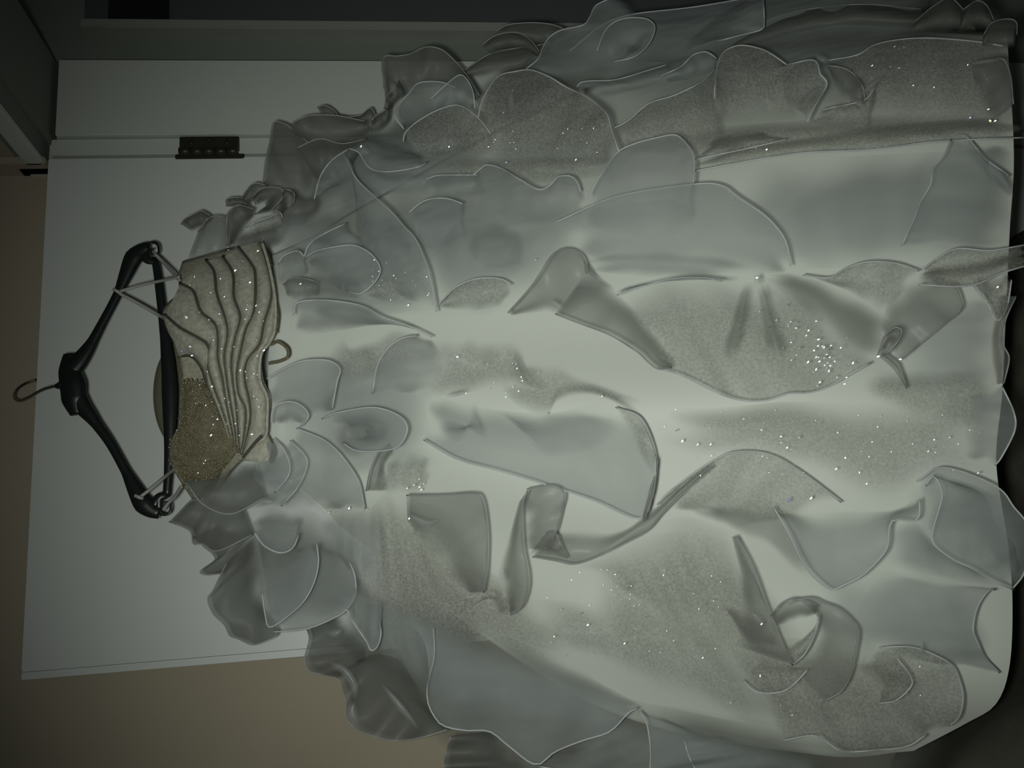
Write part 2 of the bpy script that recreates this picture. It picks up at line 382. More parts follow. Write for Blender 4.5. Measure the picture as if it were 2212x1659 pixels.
# ruffles: kind, gathered edge, free edge, lift of each above the skirt, flutes, depth of flutes
RUF = [
 # --- soft under-layers of net that veil most of the satin
 ('p', [(605, 560), (600, 620), (605, 690)], [(930, 520), (940, 600), (930, 690)], .004, .012, 3, .006, False),
 ('p', [(600, 760), (590, 850), (590, 1000)], [(950, 740), (930, 850), (900, 990)], .004, .012, 3, .006, False),
 ('p', [(690, 800), (700, 900), (690, 1050)], [(900, 800), (950, 900), (960, 1010)], .006, .014, 3, .006, False),
 ('p', [(880, 440), (1050, 400), (1260, 430)], [(930, 690), (1080, 670), (1260, 560)], .004, .012, 3, .006, False),
 ('p', [(760, 470), (850, 420), (1000, 400)], [(780, 660), (880, 640), (1010, 600)], .004, .012, 3, .006, False),
 ('g', [(680, 1090), (830, 1070), (1000, 1110)], [(790, 1370), (950, 1400), (1200, 1420)], .004, .012, 3, .006, False),
 ('g', [(780, 1200), (930, 1200), (1150, 1270)], [(850, 1420), (1020, 1420), (1250, 1450)], .006, .014, 3, .006, False),
 ('p', [(1720, 1230), (1900, 1230), (2120, 1270)], [(1840, 1440), (1990, 1420), (2150, 1450)], .004, .012, 3, .006, False),
 ('p', [(1960, 1050), (2060, 1040), (2170, 1060)], [(1940, 1260), (2060, 1270), (2190, 1270)], .004, .012, 3, .006, False),
 ('p', [(1960, 640), (1950, 740), (1960, 850)], [(2165, 640), (2160, 740), (2150, 850)], .004, .012, 3, .006, False),
 ('g', [(1330, 300), (1600, 270), (2150, 230)], [(1400, 350), (1700, 330), (2190, 310)], .004, .012, 3, .006, False),
 ('p', [(1300, 160), (1600, 90), (2100, 60)], [(1340, 290), (1650, 230), (2150, 220)], .004, .012, 3, .006, False),
 ('p', [(1560, 360), (1800, 340), (2180, 320)], [(1600, 580), (1850, 570), (2170, 560)], .004, .012, 3, .006, False),
 ('g', [(1240, 1200), (1450, 1150), (1620, 1180)], [(1330, 1430), (1600, 1480), (1800, 1480)], .004, .012, 3, .006, False),
 ('g', [(1560, 1380), (1750, 1380), (1960, 1400)], [(1600, 1560), (1800, 1590), (2040, 1560)], .006, .014, 3, .006, False),
 ('p', [(830, 1320), (1100, 1390), (1400, 1530)], [(920, 1520), (1100, 1580), (1380, 1600)], .000, .010, 3, .006, False),
 ('p', [(700, 330), (850, 260), (1030, 220)], [(720, 480), (880, 450), (1060, 400)], .004, .012, 3, .006, False),
 ('p', [(1040, 210), (1180, 180), (1330, 200)], [(1060, 400), (1200, 410), (1350, 400)], .004, .012, 3, .006, False),
 # --- frills on the far side of the skirt, showing past its outline
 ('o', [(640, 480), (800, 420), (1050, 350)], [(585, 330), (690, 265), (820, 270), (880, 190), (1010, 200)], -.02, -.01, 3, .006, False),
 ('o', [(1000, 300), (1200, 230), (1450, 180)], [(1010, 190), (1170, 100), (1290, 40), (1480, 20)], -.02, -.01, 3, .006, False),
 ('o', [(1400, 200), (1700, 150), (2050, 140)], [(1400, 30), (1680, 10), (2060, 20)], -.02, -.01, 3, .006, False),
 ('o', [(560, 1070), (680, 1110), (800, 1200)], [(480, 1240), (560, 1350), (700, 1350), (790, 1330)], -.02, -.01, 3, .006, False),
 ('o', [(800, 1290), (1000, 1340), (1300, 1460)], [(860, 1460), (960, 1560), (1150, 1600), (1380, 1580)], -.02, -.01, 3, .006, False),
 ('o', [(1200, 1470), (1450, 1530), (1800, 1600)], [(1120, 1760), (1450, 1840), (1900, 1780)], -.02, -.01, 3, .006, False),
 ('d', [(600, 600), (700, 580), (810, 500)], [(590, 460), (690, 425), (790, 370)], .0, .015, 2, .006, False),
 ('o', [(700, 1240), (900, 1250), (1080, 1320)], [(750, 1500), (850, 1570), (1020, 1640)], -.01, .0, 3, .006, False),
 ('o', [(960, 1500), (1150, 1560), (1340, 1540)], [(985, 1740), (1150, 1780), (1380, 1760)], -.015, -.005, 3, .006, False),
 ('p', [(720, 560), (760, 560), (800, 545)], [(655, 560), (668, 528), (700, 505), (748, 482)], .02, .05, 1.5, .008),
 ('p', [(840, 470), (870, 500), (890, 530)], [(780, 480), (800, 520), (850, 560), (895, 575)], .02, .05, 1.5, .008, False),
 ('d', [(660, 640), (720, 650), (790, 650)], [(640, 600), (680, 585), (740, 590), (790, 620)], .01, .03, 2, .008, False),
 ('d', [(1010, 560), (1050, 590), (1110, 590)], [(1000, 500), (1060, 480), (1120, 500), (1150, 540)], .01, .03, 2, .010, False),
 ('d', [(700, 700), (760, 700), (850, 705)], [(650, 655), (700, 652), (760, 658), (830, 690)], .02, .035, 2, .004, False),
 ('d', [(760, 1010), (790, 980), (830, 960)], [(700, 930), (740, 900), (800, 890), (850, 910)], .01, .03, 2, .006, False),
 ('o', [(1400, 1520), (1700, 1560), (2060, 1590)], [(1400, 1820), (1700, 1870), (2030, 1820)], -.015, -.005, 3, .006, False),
 # --- bunched frills at the right shoulder of the bodice
 ('d', [(400, 572), (440, 568), (488, 558)], [(428, 500), (454, 469), (490, 468)], .0, .02, 1.5, .008),
 ('d', [(416, 500), (430, 496), (450, 484)], [(391, 484), (399, 473), (422, 461), (436, 456), (456, 468)], .0, .02, 1, .006),
 ('d', [(500, 447), (520, 449), (545, 450)], [(490, 445), (489, 431), (505, 427), (528, 428)], .0, .02, 1, .004),
 ('d', [(500, 535), (520, 505), (542, 475)], [(489, 530), (490, 474), (496, 455), (513, 443), (529, 446), (548, 452)], .01, .04, 1.5, .008),
 ('d', [(535, 445), (556, 435), (578, 418)], [(523, 425), (536, 406), (549, 396), (563, 397), (574, 402)], .0, .03, 1, .006),
 ('d', [(552, 446), (566, 440), (578, 442)], [(545, 425), (566, 407), (594, 404), (611, 411), (608, 430), (594, 445), (581, 458), (552, 462)], .01, .045, 1.5, .008),
 ('d', [(602, 428), (600, 450), (606, 470)], [(610, 408), (627, 411), (636, 420), (633, 437), (616, 450)], .02, .05, 1, .006),
 ('g', [(545, 515), (580, 505), (612, 495)], [(532, 491), (558, 477), (586, 468), (595, 455), (606, 460), (609, 470)], .02, .05, 1.5, .008),
 ('d', [(500, 560), (560, 550), (620, 520)], [(490, 510), (540, 490), (590, 480), (640, 450)], .0, .02, 2, .008, False),
 ('p', [(575, 540), (640, 560), (740, 560)], [(590, 440), (640, 450), (700, 470), (770, 460)], .0, .03, 2, .008, False),
 ('d', [(575, 470), (640, 490), (700, 460)], [(572, 400), (620, 405), (660, 420), (690, 400)], .0, .02, 1.5, .008, False),
 # --- outer right side of the gown (top of the picture), back layers first
 ('p', [(1300, 200), (1420, 150), (1600, 120), (1800, 90), (1990, 70)], [(1230, 110), (1330, 40), (1500, 15), (1750, -20), (2010, -10)], .00, .02, 3, .010),
 ('d', [(1110, 78), (1160, 100), (1200, 92)], [(1068, 69), (1097, 54), (1144, 49), (1187, 52), (1216, 61)], .01, .03, 1.5, .006),
 ('d', [(1061, 118), (1115, 106), (1162, 123)], [(1041, 98), (1064, 80), (1093, 71), (1122, 72), (1147, 87), (1165, 112)], .02, .04, 1.5, .006),
 ('d', [(1000, 170), (1070, 165), (1150, 150)], [(995, 158), (1055, 118), (1110, 105), (1150, 100), (1190, 92)], .0, .02, 2, .008),
 ('p', [(1150, 165), (1230, 175), (1330, 160), (1420, 110), (1480, 70)], [(1135, 150), (1162, 127), (1173, 101), (1187, 80), (1212, 65), (1259, 54), (1274, 36), (1288, 11), (1330, -8)], .01, .04, 2.5, .012),
 ('p', [(1340, 130), (1350, 110), (1375, 90)], [(1290, 110), (1305, 70), (1330, 46), (1365, 38), (1400, 42), (1415, 60), (1401, 96), (1369, 123), (1323, 133)], .03, .06, 1.5, .008),
 ('p', [(1465, 122), (1493, 76), (1529, 40), (1589, 9)], [(1545, 90), (1600, 76), (1644, 64), (1651, 46), (1648, -12)], .02, .05, 1.5, .010),
 ('d', [(1560, 120), (1700, 80), (1850, 60), (2000, 60)], [(1600, 78), (1700, 30), (1850, 10), (1990, 20)], .01, .02, 3, .008),
 ('p', [(1440, 178), (1500, 172), (1552, 150)], [(1425, 165), (1470, 144), (1497, 119), (1525, 112), (1548, 126)], .02, .05, 1.5, .008),
 ('d', [(1960, 80), (2030, 70), (2110, 70)], [(1978, 46), (2010, 18), (2051, -4), (2080, 20), (2101, 46)], .01, .03, 1, .006),
 ('d', [(2070, 70), (2110, 62), (2150, 66)], [(2078, 23), (2110, 2), (2133, 14), (2147, 46)], .02, .04, 1, .006),
 ('d', [(2120, 105), (2150, 110), (2190, 105)], [(2124, 78), (2142, 50), (2174, 41), (2195, 48), (2196, 75)], .03, .05, 1, .006),
 ('p', [(1300, 215), (1400, 190), (1500, 165)], [(1245, 188), (1262, 176), (1330, 172), (1400, 152), (1440, 140)], .01, .03, 2, .008),
 # --- dark glitter cascade, upper right
 ('g', [(1337, 329), (1430, 335), (1500, 350), (1570, 310)], [(1321, 279), (1356, 261), (1401, 224), (1456, 206), (1516, 176), (1546, 146)], .015, .055, 2, .010),
 ('g', [(1540, 260), (1640, 270), (1720, 255)], [(1543, 215), (1545, 180), (1550, 137), (1566, 110), (1598, 98), (1635, 103), (1662, 114), (1700, 140)], .02, .075, 1.5, .012),
 ('g', [(1600, 160), (1640, 190), (1690, 220), (1735, 245)], [(1700, 140), (1758, 130), (1772, 160), (1786, 183), (1760, 230), (1744, 263)], .03, .08, 2, .012),
 ('g', [(1500, 345), (1600, 315), (1700, 300), (1850, 275), (2000, 262), (2195, 250)], [(1493, 371), (1566, 357), (1657, 341), (1749, 329), (1886, 323), (2023, 306), (2215, 297)], .02, .05, 4, .008),
 ('g', [(1790, 225), (1859, 255), (1960, 285), (2080, 280), (2195, 262)], [(1790, 130), (1850, 119), (1886, 98), (1932, 87), (2001, 82), (2101, 89), (2170, 100)], .015, .05, 2.5, .012),
 ('g', [(1745, 265), (1800, 275), (1880, 290)], [(1776, 238), (1800, 232), (1868, 215), (1895, 180)], .02, .055, 1.5, .010),
 ('d', [(1790, 150), (1810, 200), (1850, 240)], [(1784, 140), (1830, 150), (1860, 180), (1868, 212)], .03, .07, 1, .008),
 ('d', [(2105, 175), (2120, 225), (2140, 265)], [(2097, 137), (2130, 131), (2165, 127), (2182, 160), (2189, 225)], .04, .075, 1, .008),
 ('g', [(1540, 300), (1580, 290), (1640, 285)], [(1500, 345), (1570, 330), (1640, 315), (1700, 300)], .02, .05, 2, .008),
 # --- upper left flank of the skirt
 ('d', [(836, 235), (862, 215), (900, 205), (952, 190), (1024, 220)], [(829, 190), (827, 126), (860, 121), (887, 116), (909, 105), (930, 101), (956, 108), (981, 130), (1006, 159), (1035, 206)], .01, .05, 2.5, .014),
 ('d', [(840, 240), (856, 225), (880, 208)], [(830, 235), (835, 210), (847, 195), (862, 175)], .03, .055, 1, .008),
 ('p', [(880, 275), (934, 258), (990, 235)], [(872, 278), (855, 255), (857, 231), (883, 202), (905, 179), (952, 177), (985, 190)], .02, .06, 1.5, .010),
 ('p', [(934, 248), (965, 243), (1000, 235)], [(929, 215), (970, 177), (992, 162), (1006, 168), (1021, 195), (1026, 235)], .03, .07, 1, .008),
 ('g', [(921, 351), (990, 348), (1060, 335)], [(871, 307), (876, 286), (905, 260), (952, 235), (994, 228), (1035, 257), (1060, 289)], .03, .075, 2, .010),
 ('g', [(1045, 330), (1100, 365), (1190, 370), (1300, 360)], [(1033, 253), (1039, 224), (1057, 188), (1079, 163), (1115, 154), (1147, 151), (1187, 166), (1223, 188), (1269, 210), (1310, 245), (1319, 274), (1337, 329)], .02, .08, 2.5, .016),
 ('g', [(950, 395), (1060, 400), (1180, 395), (1310, 380)], [(921, 345), (1000, 335), (1150, 335), (1330, 330)], .015, .035, 3, .006, False),
 ('d', [(569, 398), (600, 420), (645, 434), (688, 372)], [(568, 396), (574, 344), (583, 307), (590, 266), (605, 264), (627, 275), (680, 320)], .01, .04, 1.5, .010),
 ('d', [(640, 305), (700, 325), (740, 315), (800, 290)], [(627, 268), (656, 253), (688, 248), (731, 250), (789, 262)], .02, .05, 2, .008),
 ('d', [(700, 260), (760, 268), (815, 275)], [(686, 232), (703, 228), (721, 239), (735, 250), (775, 250), (800, 233), (811, 253)], .0, .02, 1.5, .008),
 ('d', [(800, 290), (815, 290), (840, 270)], [(802, 262), (812, 250), (828, 240), (845, 225)], .01, .03, 1, .005),
 ('d', [(690, 400), (720, 380), (760, 360)], [(640, 320), (690, 300), (740, 310), (790, 300)], .02, .05, 2, .010),
 ('p', [(715, 405), (745, 400), (768, 380)], [(679, 430), (688, 391), (703, 362), (724, 340), (752, 322)], .03, .07, 1, .008),
 ('p', [(800, 290), (850, 310), (900, 330)], [(752, 320), (775, 330), (797, 362), (836, 371), (898, 362), (922, 351)], .03, .065, 2, .008),
 ('p', [(768, 409), (766, 517), (770, 560), (800, 600), (860, 640)], [(746, 336), (768, 383), (800, 416), (847, 459), (872, 488), (898, 517), (919, 564), (932, 610), (943, 674)], .02, .07, 2, .012),
 ('p', [(790, 420), (860, 420), (930, 415)], [(760, 345), (830, 375), (900, 370), (960, 360)], .02, .04, 2, .008, False),
 ('p', [(930, 440), (1000, 432), (1050, 420)], [(918, 388), (945, 379), (988, 378), (1032, 378)], .02, .05, 1.5, .006),
 ('p', [(1000, 478), (1080, 490), (1180, 485), (1265, 460)], [(1020, 380), (1036, 366), (1053, 356), (1086, 365), (1122, 387), (1162, 409), (1187, 401), (1205, 382), (1231, 380), (1245, 391), (1254, 415)], .02, .06, 2.5, .010),
 ('p', [(900, 530), (950, 545), (1010, 530)], [(883, 459), (909, 438), (934, 429), (967, 429), (1000, 440)], .02, .055, 1.5, .008),
 ('p', [(930, 640), (1030, 620), (1120, 600)], [(930, 500), (1010, 470), (1100, 478), (1190, 500)], .015, .045, 3, .008, False),
 ('g', [(790, 640), (850, 655), (940, 660)], [(785, 637), (825, 597), (880, 557), (905, 520)], .02, .04, 1.5, .006, False),
 ('g', [(950, 668), (1020, 672), (1090, 660)], [(945, 660), (985, 620), (1030, 602), (1080, 602), (1105, 615)], .02, .05, 1.5, .008),
 # --- upper middle of the skirt: wide plain lobes
 ('p', [(1260, 485), (1330, 505), (1420, 515), (1500, 485)], [(1273, 425), (1282, 402), (1305, 366), (1333, 329), (1374, 309), (1420, 297), (1452, 291), (1470, 297), (1493, 325), (1500, 352), (1497, 398)], .03, .085, 1.5, .010),
 ('p', [(1265, 555), (1400, 585), (1550, 592), (1690, 590)], [(1200, 480), (1330, 425), (1497, 398), (1557, 400), (1593, 425), (1648, 462), (1680, 494), (1699, 526), (1708, 575)], .02, .07, 2, .010),
 ('p', [(1700, 580), (1800, 580), (1900, 565), (2000, 545)], [(1640, 470), (1749, 407), (1840, 366), (1914, 343), (2020, 312), (2055, 302)], .015, .05, 2, .008, False),
 ('p', [(2190, 320), (2188, 400), (2185, 480), (2160, 540)], [(2055, 302), (2037, 339), (2014, 366), (2010, 398), (1987, 439), (1973, 476), (1948, 530)], .02, .06, 1.5, .010),
 ('p', [(2140, 400), (2170, 420), (2195, 430)], [(2060, 296), (2083, 293), (2106, 316), (2129, 343), (2180, 380)], .02, .045, 1, .006),
 ('p', [(1270, 585), (1400, 600), (1550, 602)], [(1255, 560), (1380, 540), (1500, 545), (1640, 575)], .02, .04, 2, .006, False),
 # --- dark glossy fold and the big fan-shaped lobe in the middle
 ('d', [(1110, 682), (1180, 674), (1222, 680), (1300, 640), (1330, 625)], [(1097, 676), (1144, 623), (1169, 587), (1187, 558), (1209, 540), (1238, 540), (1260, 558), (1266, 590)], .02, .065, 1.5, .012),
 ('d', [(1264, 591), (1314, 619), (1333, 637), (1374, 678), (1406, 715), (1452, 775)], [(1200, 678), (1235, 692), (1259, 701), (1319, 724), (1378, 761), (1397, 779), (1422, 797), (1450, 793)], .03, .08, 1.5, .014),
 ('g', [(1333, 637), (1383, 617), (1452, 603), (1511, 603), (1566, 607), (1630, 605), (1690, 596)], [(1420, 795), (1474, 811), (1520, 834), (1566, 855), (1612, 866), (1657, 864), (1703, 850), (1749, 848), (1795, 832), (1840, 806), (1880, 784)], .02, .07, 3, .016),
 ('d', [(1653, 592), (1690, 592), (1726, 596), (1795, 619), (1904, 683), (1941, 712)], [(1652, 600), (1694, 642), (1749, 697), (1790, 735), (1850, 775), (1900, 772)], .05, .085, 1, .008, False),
 ('d', [(1596, 615), (1580, 690), (1550, 780)], [(1628, 610), (1612, 690), (1596, 780)], .075, .085, 1, .002, False),  # dark sheet painting the shade of a radiating crease in the fan
 ('d', [(1634, 612), (1642, 690), (1655, 770)], [(1652, 612), (1676, 690), (1706, 780)], .075, .085, 1, .002, False),  # second dark sheet for crease shade in the fan
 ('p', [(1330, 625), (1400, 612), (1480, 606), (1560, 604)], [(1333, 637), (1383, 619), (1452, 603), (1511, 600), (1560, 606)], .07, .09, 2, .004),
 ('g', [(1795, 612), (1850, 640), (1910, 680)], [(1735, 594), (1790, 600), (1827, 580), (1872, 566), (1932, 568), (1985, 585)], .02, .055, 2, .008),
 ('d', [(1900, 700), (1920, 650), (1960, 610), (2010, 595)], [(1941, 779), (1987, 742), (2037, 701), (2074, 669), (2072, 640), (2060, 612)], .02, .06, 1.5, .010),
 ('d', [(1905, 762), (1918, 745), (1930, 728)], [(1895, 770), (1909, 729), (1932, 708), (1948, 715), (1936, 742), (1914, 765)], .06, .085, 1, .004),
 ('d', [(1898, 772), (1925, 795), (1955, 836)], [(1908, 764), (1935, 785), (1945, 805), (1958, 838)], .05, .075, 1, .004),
 ('g', [(1990, 600), (2050, 600), (2120, 590), (2212, 560)], [(1990, 585), (2023, 559), (2069, 537), (2138, 541), (2225, 527)], .02, .055, 2, .008),
 ('g', [(1985, 575), (2060, 570), (2130, 560), (2215, 540)], [(1985, 615), (2069, 619), (2115, 612), (2161, 591), (2230, 570)], .02, .07, 2, .010),
 ('g', [(2100, 600), (2140, 598), (2175, 590)], [(2100, 615), (2120, 640), (2138, 665), (2147, 687), (2160, 690), (2176, 660), (2185, 605)], .03, .06, 1, .010),
 # --- right-hand hem layers
 ('d', [(2150, 640), (2140, 750), (2150, 830)], [(2195, 640), (2172, 692), (2167, 742), (2180, 774), (2168, 829)], .02, .05, 2, .008),
 ('p', [(2070, 860), (2080, 920), (2080, 990)], [(2165, 835), (2190, 890), (2192, 930), (2165, 985), (2150, 1005)], .02, .06, 2, .010),
 ('g', [(1450, 880), (1560, 880), (1700, 868), (1886, 870), (2023, 850), (2150, 850)], [(1420, 960), (1500, 985), (1570, 985), (1640, 985), (1750, 1020), (1830, 1075), (1920, 1095), (2000, 1060), (2140, 1040)], .015, .05, 3.5, .010, False),
 ('g', [(1880, 790), (1960, 800), (2060, 800), (2150, 790)], [(1850, 870), (1960, 900), (2060, 920), (2165, 930)], .015, .04, 3, .010, False),
 # --- left middle, under the bodice
 ('p', [(600, 620), (630, 615), (665, 605)], [(600, 570), (610, 555), (625, 546), (645, 542), (658, 556)], .02, .055, 1, .006),
 ('p', [(665, 565), (690, 600), (730, 625)], [(659, 556), (690, 540), (753, 529), (782, 536), (807, 554), (822, 583), (807, 612), (778, 634), (750, 628)], .02, .065, 1.5, .010),
 ('d', [(620, 640), (640, 650), (690, 640)], [(612, 615), (625, 602), (650, 600), (690, 610)], .015, .035, 1, .006),
 ('p', [(640, 725), (700, 720), (760, 710), (870, 695)], [(634, 681), (636, 659), (655, 650), (699, 648), (753, 654), (789, 663), (825, 684), (880, 703), (934, 728)], .02, .07, 2, .010),
 ('p', [(580, 885), (640, 895), (712, 892)], [(576, 818), (605, 800), (645, 782), (681, 777), (713, 780), (735, 797), (728, 825), (717, 885)], .02, .07, 1.5, .010),
 ('p', [(605, 915), (625, 915), (645, 912)], [(585, 915), (590, 883), (612, 869), (637, 869), (659, 883), (666, 901), (650, 921)], .03, .065, 1, .006),
 ('g', [(720, 840), (770, 830), (860, 800), (950, 790)], [(703, 768), (735, 728), (750, 750), (797, 739), (840, 710), (880, 713), (934, 728)], .02, .05, 2.5, .010, False),
 ('g', [(900, 860), (960, 855), (1020, 847), (1079, 838), (1110, 830), (1190, 850)], [(934, 728), (981, 739), (1010, 731), (1035, 742), (1064, 731), (1097, 731), (1118, 753), (1131, 789), (1169, 789)], .02, .06, 2.5, .014, False),
 ('g', [(1079, 838), (1108, 870), (1151, 894), (1184, 894), (1198, 872), (1241, 856), (1300, 858), (1390, 905)], [(1100, 790), (1135, 787), (1169, 789), (1209, 793), (1252, 815), (1300, 835), (1351, 852), (1376, 860)], .02, .06, 2.5, .012, False),
 ('p', [(915, 850), (955, 800), (945, 745)], [(804, 850), (815, 789), (840, 750), (869, 731), (900, 725)], .03, .065, 1.5, .010),
 ('p', [(760, 925), (780, 930), (800, 935)], [(695, 905), (731, 891), (807, 880), (862, 898), (880, 927), (862, 963), (825, 974), (771, 974), (739, 956)], .03, .075, 2, .008),
 ('p', [(930, 850), (1000, 872), (1100, 890), (1190, 892), (1300, 872), (1385, 908)], [(915, 950), (988, 992), (1079, 1017), (1176, 1046), (1280, 1080), (1385, 1120), (1412, 1050), (1416, 985)], .02, .06, 2.5, .010),
 ('p', [(1060, 890), (1150, 900), (1250, 880)], [(1120, 900), (1150, 960), (1180, 990), (1240, 985), (1390, 930)], .03, .06, 1.5, .008, False),
 ('p', [(1060, 960), (1000, 920), (940, 900)], [(1020, 850), (1010, 900), (1000, 950), (960, 980)], .03, .06, 1, .010, False),
 ('g', [(1405, 1030), (1420, 1000), (1430, 960)], [(1330, 880), (1385, 905), (1416, 985), (1412, 1060), (1390, 1118)], .03, .05, 1.5, .006),
 # --- lower left: below the bodice
 ('p', [(560, 960), (545, 1000), (530, 1040)], [(590, 948), (612, 970), (625, 999), (623, 1028), (594, 1064)], .02, .06, 1, .008),
 ('p', [(570, 1010), (560, 1060), (540, 1100)], [(627, 952), (656, 981), (663, 1006), (645, 1050), (608, 1093)], .015, .05, 1, .008),
 ('p', [(600, 1100), (650, 1100), (720, 1100)], [(640, 925), (703, 952), (746, 995), (775, 1042), (788, 1100)], .01, .045, 2, .008),
 ('d', [(840, 1060), (830, 1010), (850, 980)], [(791, 1060), (800, 1017), (818, 977), (840, 960)], .02, .05, 1, .006),
 ('d', [(445, 1030), (500, 1010), (550, 1000)], [(400, 1040), (440, 1090), (500, 1110), (570, 1075)], .02, .05, 2, .010),
 ('d', [(420, 1070), (470, 1080), (520, 1090)], [(366, 1127), (410, 1147), (418, 1175), (437, 1175), (470, 1190), (545, 1155)], .015, .035, 2, .010),
 ('d', [(470, 1135), (505, 1150), (548, 1150), (525, 1205)], [(418, 1160), (437, 1178), (465, 1207), (433, 1234), (447, 1242), (480, 1238)], .01, .03, 1.5, .010),
 ('d', [(548, 1160), (552, 1220), (562, 1280), (578, 1330)], [(490, 1215), (461, 1274), (449, 1294), (461, 1326), (485, 1350), (497, 1373), (517, 1381), (545, 1393), (572, 1385), (596, 1373), (598, 1358)], .01, .05, 2, .012),
 ('p', [(549, 1151), (572, 1179), (608, 1195), (636, 1183)], [(566, 1278), (573, 1330), (584, 1355), (628, 1326), (660, 1294), (680, 1254), (688, 1214), (684, 1175)], .03, .08, 1.5, .010),
 ('p', [(545, 1120), (600, 1110), (650, 1115)], [(549, 1151), (572, 1180), (605, 1194), (632, 1184), (645, 1155)], .03, .06, 1, .006),
 ('p', [(690, 1170), (650, 1200), (600, 1260), (580, 1330)], [(755, 1214), (767, 1246), (767, 1286), (747, 1318), (723, 1334), (680, 1353), (640, 1362), (590, 1365)], .01, .05, 2, .010),
 ('p', [(690, 1110), (760, 1110), (830, 1080)], [(684, 1175), (755, 1230), (800, 1270), (850, 1290)], .01, .04, 3, .012, False),
 ('p', [(760, 1250), (800, 1270), (830, 1300)], [(747, 1314), (767, 1350), (791, 1385), (801, 1405), (815, 1397), (823, 1369), (819, 1342)], .03, .075, 1, .008),
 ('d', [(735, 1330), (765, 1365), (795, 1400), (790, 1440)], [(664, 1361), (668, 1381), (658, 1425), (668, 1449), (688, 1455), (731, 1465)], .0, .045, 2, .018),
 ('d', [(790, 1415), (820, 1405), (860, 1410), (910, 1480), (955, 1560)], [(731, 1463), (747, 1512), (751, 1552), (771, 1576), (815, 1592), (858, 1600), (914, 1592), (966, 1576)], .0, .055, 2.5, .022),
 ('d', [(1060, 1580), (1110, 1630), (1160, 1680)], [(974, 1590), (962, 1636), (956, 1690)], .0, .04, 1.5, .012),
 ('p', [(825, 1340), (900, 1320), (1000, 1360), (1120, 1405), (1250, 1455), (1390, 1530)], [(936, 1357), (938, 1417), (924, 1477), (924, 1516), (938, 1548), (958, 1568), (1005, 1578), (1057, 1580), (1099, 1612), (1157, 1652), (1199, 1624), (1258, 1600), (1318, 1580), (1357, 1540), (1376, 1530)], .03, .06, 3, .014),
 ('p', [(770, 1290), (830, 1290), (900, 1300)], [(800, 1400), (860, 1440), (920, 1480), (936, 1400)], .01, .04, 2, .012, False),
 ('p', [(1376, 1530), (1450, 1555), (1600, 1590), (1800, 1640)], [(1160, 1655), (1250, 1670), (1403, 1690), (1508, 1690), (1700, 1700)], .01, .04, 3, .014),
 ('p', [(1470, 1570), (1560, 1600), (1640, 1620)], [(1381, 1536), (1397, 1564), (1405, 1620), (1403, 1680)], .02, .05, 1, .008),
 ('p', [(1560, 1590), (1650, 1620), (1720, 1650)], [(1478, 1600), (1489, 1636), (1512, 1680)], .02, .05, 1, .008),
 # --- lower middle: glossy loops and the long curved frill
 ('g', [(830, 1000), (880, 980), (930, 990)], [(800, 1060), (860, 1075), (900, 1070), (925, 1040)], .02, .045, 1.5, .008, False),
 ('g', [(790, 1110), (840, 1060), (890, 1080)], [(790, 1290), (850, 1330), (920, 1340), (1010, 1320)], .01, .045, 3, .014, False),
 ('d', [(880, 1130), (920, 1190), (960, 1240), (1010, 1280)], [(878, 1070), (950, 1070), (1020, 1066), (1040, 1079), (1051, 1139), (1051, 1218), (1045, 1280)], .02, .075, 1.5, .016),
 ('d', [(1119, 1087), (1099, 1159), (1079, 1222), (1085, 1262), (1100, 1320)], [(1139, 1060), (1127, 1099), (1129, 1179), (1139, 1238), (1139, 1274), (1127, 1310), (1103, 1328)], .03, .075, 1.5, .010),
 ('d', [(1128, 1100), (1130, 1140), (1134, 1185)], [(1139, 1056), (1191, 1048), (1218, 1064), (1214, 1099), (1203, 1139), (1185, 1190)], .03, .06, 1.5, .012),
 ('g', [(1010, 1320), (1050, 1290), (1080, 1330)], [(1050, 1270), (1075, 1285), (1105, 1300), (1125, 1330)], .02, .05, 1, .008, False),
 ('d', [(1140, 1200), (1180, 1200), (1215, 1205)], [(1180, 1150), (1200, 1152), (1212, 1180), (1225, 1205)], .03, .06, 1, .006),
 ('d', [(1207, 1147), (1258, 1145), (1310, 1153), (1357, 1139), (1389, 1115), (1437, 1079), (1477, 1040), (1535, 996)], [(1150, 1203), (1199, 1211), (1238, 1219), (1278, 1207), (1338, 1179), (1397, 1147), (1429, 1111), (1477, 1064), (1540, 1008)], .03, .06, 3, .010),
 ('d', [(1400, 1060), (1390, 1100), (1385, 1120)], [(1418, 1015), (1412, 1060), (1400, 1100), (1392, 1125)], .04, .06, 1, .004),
 # --- big glitter panel, lower right
 ('g', [(1500, 1110), (1560, 1130), (1590, 1150)], [(1420, 1090), (1474, 1040), (1543, 994), (1589, 976), (1657, 980), (1726, 1017), (1817, 1085)], .015, .05, 2, .008),
 ('g', [(1240, 1225), (1340, 1190), (1430, 1125), (1500, 1120), (1580, 1150)], [(1350, 1275), (1420, 1330), (1500, 1390), (1600, 1400), (1640, 1330)], .015, .055, 3, .014, False),
 ('g', [(1140, 1290), (1250, 1300), (1330, 1290), (1420, 1310), (1560, 1370)], [(1150, 1400), (1280, 1425), (1360, 1475), (1520, 1525), (1700, 1600)], .015, .045, 4, .012, False),
 ('g', [(1560, 1380), (1650, 1400), (1750, 1420), (1850, 1430), (1940, 1420)], [(1690, 1600), (1762, 1590), (1818, 1622), (1897, 1620), (1960, 1612), (2000, 1588)], .015, .05, 3, .012),
 ('d', [(1580, 1159), (1596, 1238), (1596, 1340), (1590, 1395)], [(1588, 1159), (1620, 1222), (1655, 1310), (1691, 1397), (1712, 1437)], .04, .085, 1, .012),
